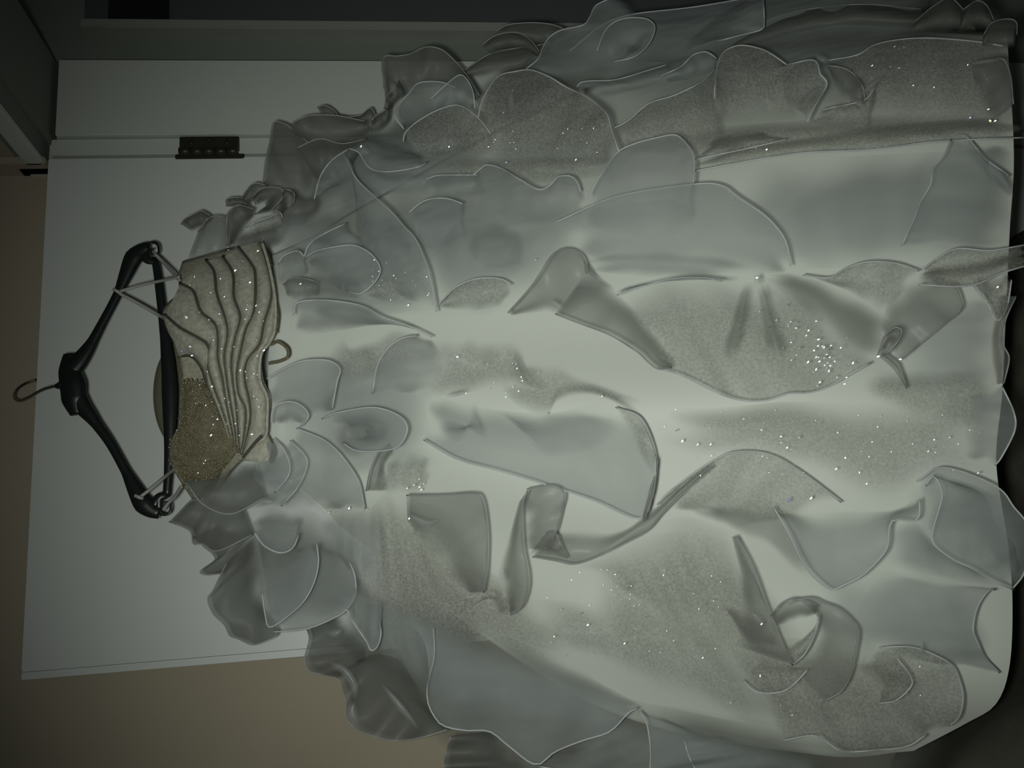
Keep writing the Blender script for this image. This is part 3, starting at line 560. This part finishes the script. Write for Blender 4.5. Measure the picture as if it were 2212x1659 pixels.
 ('d', [(1580, 1330), (1610, 1385), (1680, 1400)], [(1540, 1290), (1600, 1320), (1650, 1345), (1690, 1395)], .03, .06, 1, .010, False),
 ('g', [(1640, 1420), (1680, 1430), (1715, 1440)], [(1605, 1470), (1631, 1493), (1671, 1497), (1707, 1485), (1746, 1445)], .02, .055, 1, .006),
 ('d', [(1766, 1326), (1766, 1358), (1754, 1393), (1734, 1417), (1714, 1441)], [(1722, 1294), (1754, 1292), (1778, 1302), (1810, 1314), (1838, 1338), (1854, 1365), (1846, 1417), (1838, 1457), (1818, 1493), (1778, 1516)], .03, .075, 1.5, .012),
 ('d', [(1680, 1352), (1720, 1340), (1762, 1328)], [(1665, 1330), (1690, 1302), (1725, 1294), (1765, 1310)], .04, .07, 1, .008),
 ('g', [(1690, 1400), (1730, 1380), (1765, 1350)], [(1714, 1436), (1740, 1410), (1760, 1370), (1768, 1330)], .04, .07, 1, .006),
 ('p', [(1680, 1108), (1738, 1107), (1838, 1105), (1929, 1103), (1985, 1070)], [(1671, 1095), (1707, 1159), (1730, 1207), (1754, 1242), (1794, 1274), (1818, 1266), (1858, 1246), (1889, 1219), (1917, 1183), (1921, 1139), (1933, 1123), (1981, 1123), (1987, 1079)], .03, .08, 1.5, .010),
 ('d', [(1500, 1093), (1579, 1085), (1659, 1080), (1700, 1100)], [(1500, 1119), (1560, 1135), (1599, 1159), (1659, 1187), (1722, 1238), (1785, 1278)], .02, .05, 1.5, .008, False),
 ('p', [(2120, 1060), (2165, 1080), (2205, 1125), (2212, 1200)], [(2000, 1050), (2016, 1028), (2034, 1060), (2032, 1087), (2020, 1127), (2012, 1159), (2020, 1179), (2056, 1207), (2096, 1226), (2144, 1254), (2190, 1274)], .03, .075, 2, .010),
 ('p', [(2010, 1160), (2080, 1150), (2150, 1200)], [(1980, 1040), (2040, 1010), (2151, 1050), (2190, 1095), (2220, 1140), (2215, 1230), (2185, 1275)], .02, .05, 2, .010),
 ('p', [(1930, 1110), (1980, 1130), (2015, 1170), (2100, 1230)], [(1881, 1222), (1977, 1238), (2036, 1258), (2104, 1276), (2200, 1276)], .02, .05, 2, .008, False),
 ('p', [(1900, 1240), (1850, 1330), (1900, 1400), (1990, 1430)], [(2150, 1274), (2136, 1276), (2112, 1310), (2102, 1358), (2112, 1389), (2128, 1421), (2159, 1453)], .01, .05, 2.5, .010),
 ('g', [(1850, 1440), (1890, 1490), (1940, 1560), (1990, 1590)], [(1900, 1400), (1933, 1397), (1977, 1399), (2024, 1417), (2056, 1437), (2072, 1469), (2080, 1508), (2072, 1548), (2050, 1568)], .02, .06, 2, .010),
 ('g', [(1880, 1440), (1900, 1480), (1900, 1520)], [(1937, 1421), (1965, 1457), (1969, 1481), (1937, 1512), (1897, 1520)], .04, .07, 1, .006),
]
for r in RUF:
    kind, base, hem, ob, oh, n, amp = r[:7]
    mx_, my_ = np.mean(base + hem, axis=0)
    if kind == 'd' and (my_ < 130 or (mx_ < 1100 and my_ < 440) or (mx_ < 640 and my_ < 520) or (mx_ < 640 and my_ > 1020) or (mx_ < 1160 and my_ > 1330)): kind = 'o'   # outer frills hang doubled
    o = ruffle(kind, base, hem, ob, oh, n, amp, r[7] if len(r) > 7 else True)
    if kind == 'g': o['label'] = 'ruffle of glitter-flecked warm grey organza'
    elif kind in 'do': o['label'] = 'darker crisp ruffle with a glossy fold'

# pale glossy ridges added on the ruffles, shaped to give bright glints
def glint_ridge(pts, wpx=9, off=0.08, high=0.0045):
    C = catmull(pts, 26); T = np.gradient(C, axis=0); T /= np.linalg.norm(T, axis=1)[:, None] + 1e-9
    N = np.stack([-T[:, 1], T[:, 0]], 1); tp = np.sin(np.linspace(0.12, math.pi - 0.12, 26)) ** 0.6
    rows, offs = [], []
    for a in np.linspace(-1, 1, 9):
        rows.append(C + N * (a * wpx * tp)[:, None]); offs.append(off + high * tp * math.cos(a * math.pi / 2))
    P = on_dress(np.array(rows).reshape(-1, 2), np.array(offs).reshape(-1))
    o = mesh_obj('fold', P, grid_faces(9, 26), 'f', dress)
    dn = np.outer(np.sin(np.linspace(0, math.pi, 9)) ** 0.7, np.sin(np.linspace(0, math.pi, 26)) ** 0.7)
    a = o.data.attributes.new('weave_density', 'FLOAT', 'POINT'); a.data.foreach_set('value', dn.reshape(-1).astype(np.float32))
for pts, wd in (([(880, 1108), (900, 1122), (925, 1130), (950, 1122)], 9), ([(1112, 185), (1104, 205), (1108, 240)], 8), ([(776, 312), (785, 322), (800, 330)], 13),
                ([(2096, 140), (2120, 133), (2165, 127)], 7), ([(1511, 602), (1540, 604), (1590, 606)], 5), ([(1634, 592), (1636, 605), (1634, 618)], 8),
                ([(1622, 1325), (1636, 1336), (1650, 1352)], 10), ([(1695, 1302), (1712, 1298), (1722, 1300)], 9), ([(620, 415), (626, 428), (622, 448)], 9),
                ([(585, 465), (598, 460), (606, 462)], 7), ([(1185, 648), (1200, 655), (1215, 665)], 7), ([(845, 175), (852, 195), (858, 205)], 10),
                ([(712, 1430), (745, 1450), (765, 1480), (768, 1510)], 11), ([(825, 1478), (860, 1520), (905, 1575)], 9), ([(708, 1365), (722, 1368), (740, 1360)], 10),
                ([(765, 1515), (760, 1540), (775, 1560)], 14), ([(1083, 1225), (1086, 1245), (1090, 1260)], 10), ([(1050, 1278), (1066, 1284), (1080, 1290)], 8),
                ([(1340, 1272), (1352, 1268), (1365, 1262)], 10), ([(1895, 768), (1905, 760), (1918, 750)], 6), ([(1942, 778), (1960, 762), (1985, 740)], 7),
                ([(1855, 208), (1880, 185), (1915, 155)], 7), ([(1845, 217), (1858, 222), (1868, 226)], 9), ([(560, 1082), (580, 1085), (595, 1080)], 9),
                ([(1765, 115), (1772, 125), (1790, 128)], 9), ([(1250, 190), (1256, 196), (1262, 204)], 8), ([(1010, 290), (1016, 284), (1022, 276)], 6),
                ([(1735, 230), (1750, 205), (1775, 185)], 10), ([(1010, 845), (990, 850), (960, 856)], 6), ([(820, 1000), (812, 1030), (806, 1056)], 4),
                ([(742, 330), (752, 350), (765, 372)], 6), ([(1420, 1090), (1440, 1070), (1470, 1045)], 6), ([(1990, 1385), (1992, 1400), (1990, 1415)], 7)):
    glint_ridge(pts, wd)

# ---- bodice
BOD_TOP = [(397, 569), (390, 590), (388, 604), (387, 638), (363, 661), (355, 681), (366, 719), (388, 758), (396, 820), (392, 866), (388, 920), (372, 955), (373, 1001), (388, 1028), (419, 1074)]
BOD_BOT = [(562, 522), (577, 569), (588, 619), (594, 650), (592, 711), (581, 742), (565, 765), (567, 819), (583, 858), (581, 904), (577, 943), (570, 960), (535, 980), (500, 1010), (455, 1068)]
G = loft([BOD_TOP, BOD_BOT], 20, 70); nr, nc, _ = G.shape
u = np.linspace(-1, 1, nc)[None, :]; v = np.linspace(0, 1, nr)[:, None]
off = 0.02 - 0.05 * np.abs(u) ** 3 + 0.012 * np.sin(math.pi * v)
P = on_dress(G.reshape(-1, 2), np.broadcast_to(off, (nr, nc)).reshape(-1))
bod = mesh_obj('bodice', P, grid_faces(nr, nc), 'bodice', dress)
s = bod.modifiers.new('thick', 'SOLIDIFY'); s.thickness = 0.004; s.offset = 1
# olive back of the bodice, seen behind the hanger bar
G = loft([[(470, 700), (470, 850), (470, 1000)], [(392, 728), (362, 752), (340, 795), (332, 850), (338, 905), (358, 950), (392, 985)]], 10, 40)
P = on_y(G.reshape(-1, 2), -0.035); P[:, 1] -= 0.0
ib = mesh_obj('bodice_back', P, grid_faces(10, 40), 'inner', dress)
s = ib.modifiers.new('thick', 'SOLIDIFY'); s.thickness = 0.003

def c2(L): return [(330 + a / 2.592, 480 + b / 2.592) for a, b in L]
LINES = [c2(L) for L in (
 [(150, 760), (200, 750), (240, 770), (280, 830), (310, 930), (345, 1010), (400, 1150), (440, 1290)],
 [(70, 520), (150, 590), (240, 640), (310, 690), (300, 780), (340, 920), (375, 1010), (420, 1150), (455, 1290)],
 [(155, 345), (230, 390), (270, 500), (350, 570), (365, 660), (365, 760), (390, 870), (410, 1000), (440, 1150), (465, 1290)],
 [(300, 215), (345, 280), (360, 400), (400, 520), (420, 620), (400, 740), (410, 850), (425, 960), (455, 1130), (475, 1290)],
 [(395, 195), (450, 290), (455, 420), (490, 530), (460, 650), (440, 780), (450, 900), (465, 1010), (475, 1140), (485, 1290)],
 [(480, 140), (550, 230), (575, 290), (570, 480), (520, 600), (490, 730), (470, 850), (480, 960), (520, 1050), (512, 1200), (490, 1290)],
 [(600, 110), (640, 230), (668, 400), (625, 560), (600, 680), (535, 760), (512, 860), (540, 1000), (545, 1100), (520, 1220), (500, 1300)],
 [(612, 112), (655, 260), (685, 440), (682, 600), (650, 680), (606, 740), (600, 880), (640, 980), (640, 1100), (630, 1200), (560, 1260), (515, 1320)])]
for a, b in zip(LINES[:-1], LINES[1:]):                     # each pleat: a soft ridge between two sunken lines
    G = loft([a, b], 9, 60); nr, nc, _ = G.shape
    v = np.linspace(0, 1, nr)[:, None]; uu = np.linspace(0, 1, nc)[None, :]
    off = 0.030 + 0.011 * np.sin(math.pi * v) ** 0.6 + 0.012 * np.sin(math.pi * uu) - 0.014 * (np.abs(2 * uu - 1) ** 5)
    P = on_dress(G.reshape(-1, 2), np.broadcast_to(off, (nr, nc)).reshape(-1))
    o = mesh_obj('pleat', P, grid_faces(nr, nc), 'pleat', dress)
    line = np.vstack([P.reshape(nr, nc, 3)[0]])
    V, F = tube_data(line + np.array([0, -0.003, 0]), 0.0019, 6); mesh_obj('pleat_shade_line', V, F, 'groove_shade', o)  # dark tube painting the shade in the gap beside each pleat
# selvedge at the waist and the last short line of painted pleat shade
V, F = tube_data(on_dress(catmull(LINES[-1], 60), 0.045), 0.0022, 6); mesh_obj('waist_edge', V, F, 'pleat', dress)
V, F = tube_data(on_dress(catmull(c2([(610, 1195), (560, 1250), (505, 1318)]), 20), 0.052), 0.002, 6); mesh_obj('pleat_shade_line', V, F, 'groove_shade', dress)
# pale flap of the lowest pleat
ruffle('pleat', c2([(640, 1180), (590, 1220), (540, 1270), (500, 1320)]), c2([(665, 1230), (660, 1290), (630, 1340), (505, 1335)]), .045, .05, 1, .003, False, name='pleat', bulge=.004)
# yellowed net loops under the waist
for pts in ([(585, 745), (600, 738), (620, 752), (622, 770), (605, 780), (580, 785)], [(560, 525), (575, 545), (585, 575)], [(592, 640), (600, 680), (596, 720)], [(580, 950), (592, 975), (585, 1000)]):
    V, F = tube_data(on_dress(catmull(pts, 24), 0.035), 0.0022, 6); mesh_obj('net_loop', V, F, 'lace', dress)

# beaded lace over the lower-left of the bodice
lace_poly_top = c2([(170, 880), (160, 1000), (150, 1140), (105, 1230), (112, 1350), (160, 1430), (235, 1545)])
lace_poly_bot = c2([(300, 900), (370, 1000), (430, 1150), (470, 1260), (440, 1330), (380, 1400), (330, 1540)])
G = loft([lace_poly_top, lace_poly_bot], 16, 44); nr, nc, _ = G.shape
rl = np.random.RandomState(3)
u = np.linspace(0, 1, nc)[None, :]; v = np.linspace(0, 1, nr)[:, None]
off = 0.040 + 0.008 * np.sin(math.pi * v) + 0.003 * rl.rand(nr, nc) - 0.02 * u ** 3
P = on_dress(G.reshape(-1, 2), off.reshape(-1))
mesh_obj('beaded_lace', P, grid_faces(nr, nc), 'lace', dress)
def beads(name, pts3, rads, mat, parent):
    V = []; F = []
    ico = [(0, 0, 1), (.89, 0, .45), (.28, .85, .45), (-.72, .53, .45), (-.72, -.53, .45), (.28, -.85, .45), (.72, .53, -.45), (-.28, .85, -.45), (-.89, 0, -.45), (-.28, -.85, -.45), (.72, -.53, -.45), (0, 0, -1)]
    fi = [(0, 1, 2), (0, 2, 3), (0, 3, 4), (0, 4, 5), (0, 5, 1), (1, 6, 2), (2, 7, 3), (3, 8, 4), (4, 9, 5), (5, 10, 1), (2, 6, 7), (3, 7, 8), (4, 8, 9), (5, 9, 10), (1, 10, 6), (6, 11, 7), (7, 11, 8), (8, 11, 9), (9, 11, 10), (10, 11, 6)]
    for p, r in zip(pts3, rads):
        b = len(V); V += [(p[0] + r * q[0], p[1] + r * q[1], p[2] + r * q[2]) for q in ico]; F += [(b + i, b + j2, b + k2) for i, j2, k2 in fi]
    o = mesh_obj(name, V, F, mat, parent); o['kind'] = 'stuff'; return o
idx = rl.choice(nr * nc, 520, replace=False)
beads('beads', P[idx] + np.array([0, -0.0015, 0]) + rl.randn(520, 3) * np.array([0.0022, 0.0003, 0.0022]), 0.0010 + 0.0012 * rl.rand(520), 'bead', dress)

# rhinestones: small flat stones, each tilted so that it throws the flash back
from mathutils.bvhtree import BVHTree
bv, bf = [], []
for o_ in list(dress.children):
    if o_.name.split('.')[0] in ('ruffle', 'pleat', 'bodice', 'beaded_lace', 'satin_underskirt', 'fold'):
        b0 = len(bv); bv += [v.co.copy() for v in o_.data.vertices]; bf += [[b0 + q for q in p.vertices] for p in o_.data.polygons]
off0 = Vector(dress.location)
FRONT = BVHTree.FromPolygons([v + off0 * 0 for v in bv], bf)
def stones(name, pts, mat, size=0.0022, off=0.075):
    V = []; F = []
    P = on_dress(pts, off)
    for q, dd in enumerate(rays(pts)):
        dd = Vector(dd).normalized(); hit = FRONT.ray_cast(Vector(CAM), dd)
        if hit[0] is not None: P[q] = np.array(hit[0] - dd * 0.0018)
    fp = np.array(flash.location)
    for i, p in enumerate(P):
        a = CAM - p; a /= np.linalg.norm(a); b = fp - p; b /= np.linalg.norm(b); nrm = a + b + rl.randn(3) * 0.22; nrm /= np.linalg.norm(nrm)
        t1 = np.cross(nrm, [0, 0, 1]); t1 /= np.linalg.norm(t1); t2 = np.cross(nrm, t1)
        an = 0.65 + rl.randn() * 0.25; t1, t2 = math.cos(an) * t1 + math.sin(an) * t2, -math.sin(an) * t1 + math.cos(an) * t2
        sz = size * (0.5 + 0.7 * rl.rand()); b0 = len(V)
        for ring, (rr, hh) in enumerate(((1.0, 0.0), (0.72, 0.25))):
            for q in range(8):
                th = 2 * math.pi * q / 8
                V.append(p + sz * rr * (0.42 * math.cos(th) * t1 + math.sin(th) * t2) + nrm * sz * hh)  # outline stretched on a slant to imitate streaked glints
        V.append(p - nrm * sz * 0.6)
        for q in range(8):
            F.append((b0 + q, b0 + (q + 1) % 8, b0 + 8 + (q + 1) % 8, b0 + 8 + q)); F.append((b0 + (q + 1) % 8, b0 + q, b0 + 16))
        F.append(tuple(b0 + 8 + q for q in range(8)))
    o = mesh_obj(name, V, F, mat, dress, smooth=False); o['kind'] = 'stuff'; o['label'] = 'tiny sparkling rhinestones scattered over bodice and ruffles'
ST = [(519, 800), (526, 821), (484, 860), (495, 869), (544, 938), (512, 886), (490, 916), (570, 757), (557, 542), (508, 584), (510, 613), (452, 690), (415, 768), (456, 940), (444, 995), (440, 1001), (427, 1022), (424, 1037), (382, 929), (560, 674), (565, 730), (530, 803), (493, 540), (476, 602), (420, 600), (403, 686), (470, 905), (458, 835), (540, 610), (553, 660),
      (988, 771), (1120, 845), (1184, 893), (1055, 317), (970, 317), (1095, 350), (1244, 345), (1580, 435), (1656, 323), (1633, 320), (2138, 260), (2150, 261), (2135, 236), (1301, 856), (1327, 863), (1461, 930), (1474, 953), (1507, 960), (1535, 960), (1726, 945), (1687, 943), (1700, 967), (1826, 989), (1806, 1013), (2018, 950), (2015, 968), (2005, 975), (2113, 1022), (2051, 945), (1752, 1075), (1872, 1045), (754, 1098), (793, 1100), (711, 1107), (879, 1055), (894, 1048), (906, 1052), (910, 1058), (915, 1045), (905, 1035), (1349, 1390), (1518, 1421), (1578, 1518), (1711, 1545), (1642, 1460), (1197, 1375), (1958, 1497), (1987, 1440), (1645, 1348), (1255, 1325), (1270, 1350), (649, 613), (882, 659), (1157, 561), (884, 1120), (1988, 1502), (780, 316), (1108, 195), (1635, 600), (1897, 770), (1945, 776), (2155, 620)]
rs = np.random.RandomState(8)
for _ in range(56):
    t = rs.rand(); ST.append((1690 + 130 * t + rs.randn() * 26, 710 + 95 * t + rs.randn() * 28))
for _ in range(9): ST.append((1880 + rs.rand() * 240, 100 + rs.rand() * 170))
ST2 = [(rs.uniform(1400, 2120), rs.uniform(880, 1030)) for _ in range(60)] + [(rs.uniform(1180, 1560), rs.uniform(1230, 1420)) for _ in range(50)] + [(rs.uniform(1060, 1330), rs.uniform(240, 340)) for _ in range(30)] + [(rs.uniform(400, 570), rs.uniform(560, 960)) for _ in range(60)] + [(rs.uniform(800, 930), rs.uniform(560, 660)) for _ in range(20)] + [(rs.uniform(1000, 1190), rs.uniform(745, 860)) for _ in range(20)]
stones('rhinestones', ST[:30], 'stone', 0.0022, 0.062)
stones('rhinestones', ST[30:], 'stone', 0.0020, 0.095)
stones('rhinestones', ST2, 'stone', 0.0010, 0.085)
stones('rhinestones', [(392, 759), (1093, 351), (1705, 1080), (2052, 945), (2096, 254)], 'stone_b', 0.0024, 0.09)
stones('rhinestones', [(1686, 1523), (2140, 262), (1752, 1076)], 'stone_y', 0.0022, 0.09)

# hanging ribbons from the bodice to the hanger
def ribbon(pts, ys):
    P = np.array([on_y([p], y)[0] for p, y in zip(pts, ys)])
    V, F = tube_data(catmull(P, 30), 0.0024, 6, 0.4); mesh_obj('hanging_ribbon', V, F, 'ribbon', dress)
ribbon([(244, 624), (253, 629), (262, 635)], [-.09, -.092, -.088])
ribbon([(256, 630), (300, 617), (340, 608), (388, 598)], [-.088, -.09, -.10, -.13])
ribbon([(258, 634), (300, 656), (345, 682), (362, 690)], [-.088, -.09, -.10, -.13])
ribbon([(334, 548), (352, 566), (372, 588), (388, 606)], [-.085, -.09, -.11, -.13])
ribbon([(291, 1070), (300, 1074), (309, 1077)], [-.09, -.092, -.088])
ribbon([(302, 1074), (330, 1052), (356, 1030), (378, 1012)], [-.088, -.09, -.10, -.13])
ribbon([(352, 1102), (364, 1086), (378, 1072), (392, 1050)], [-.085, -.09, -.10, -.12])

look_at(flash, tuple(on_dress([(1270, 850)], 0.05)[0]))
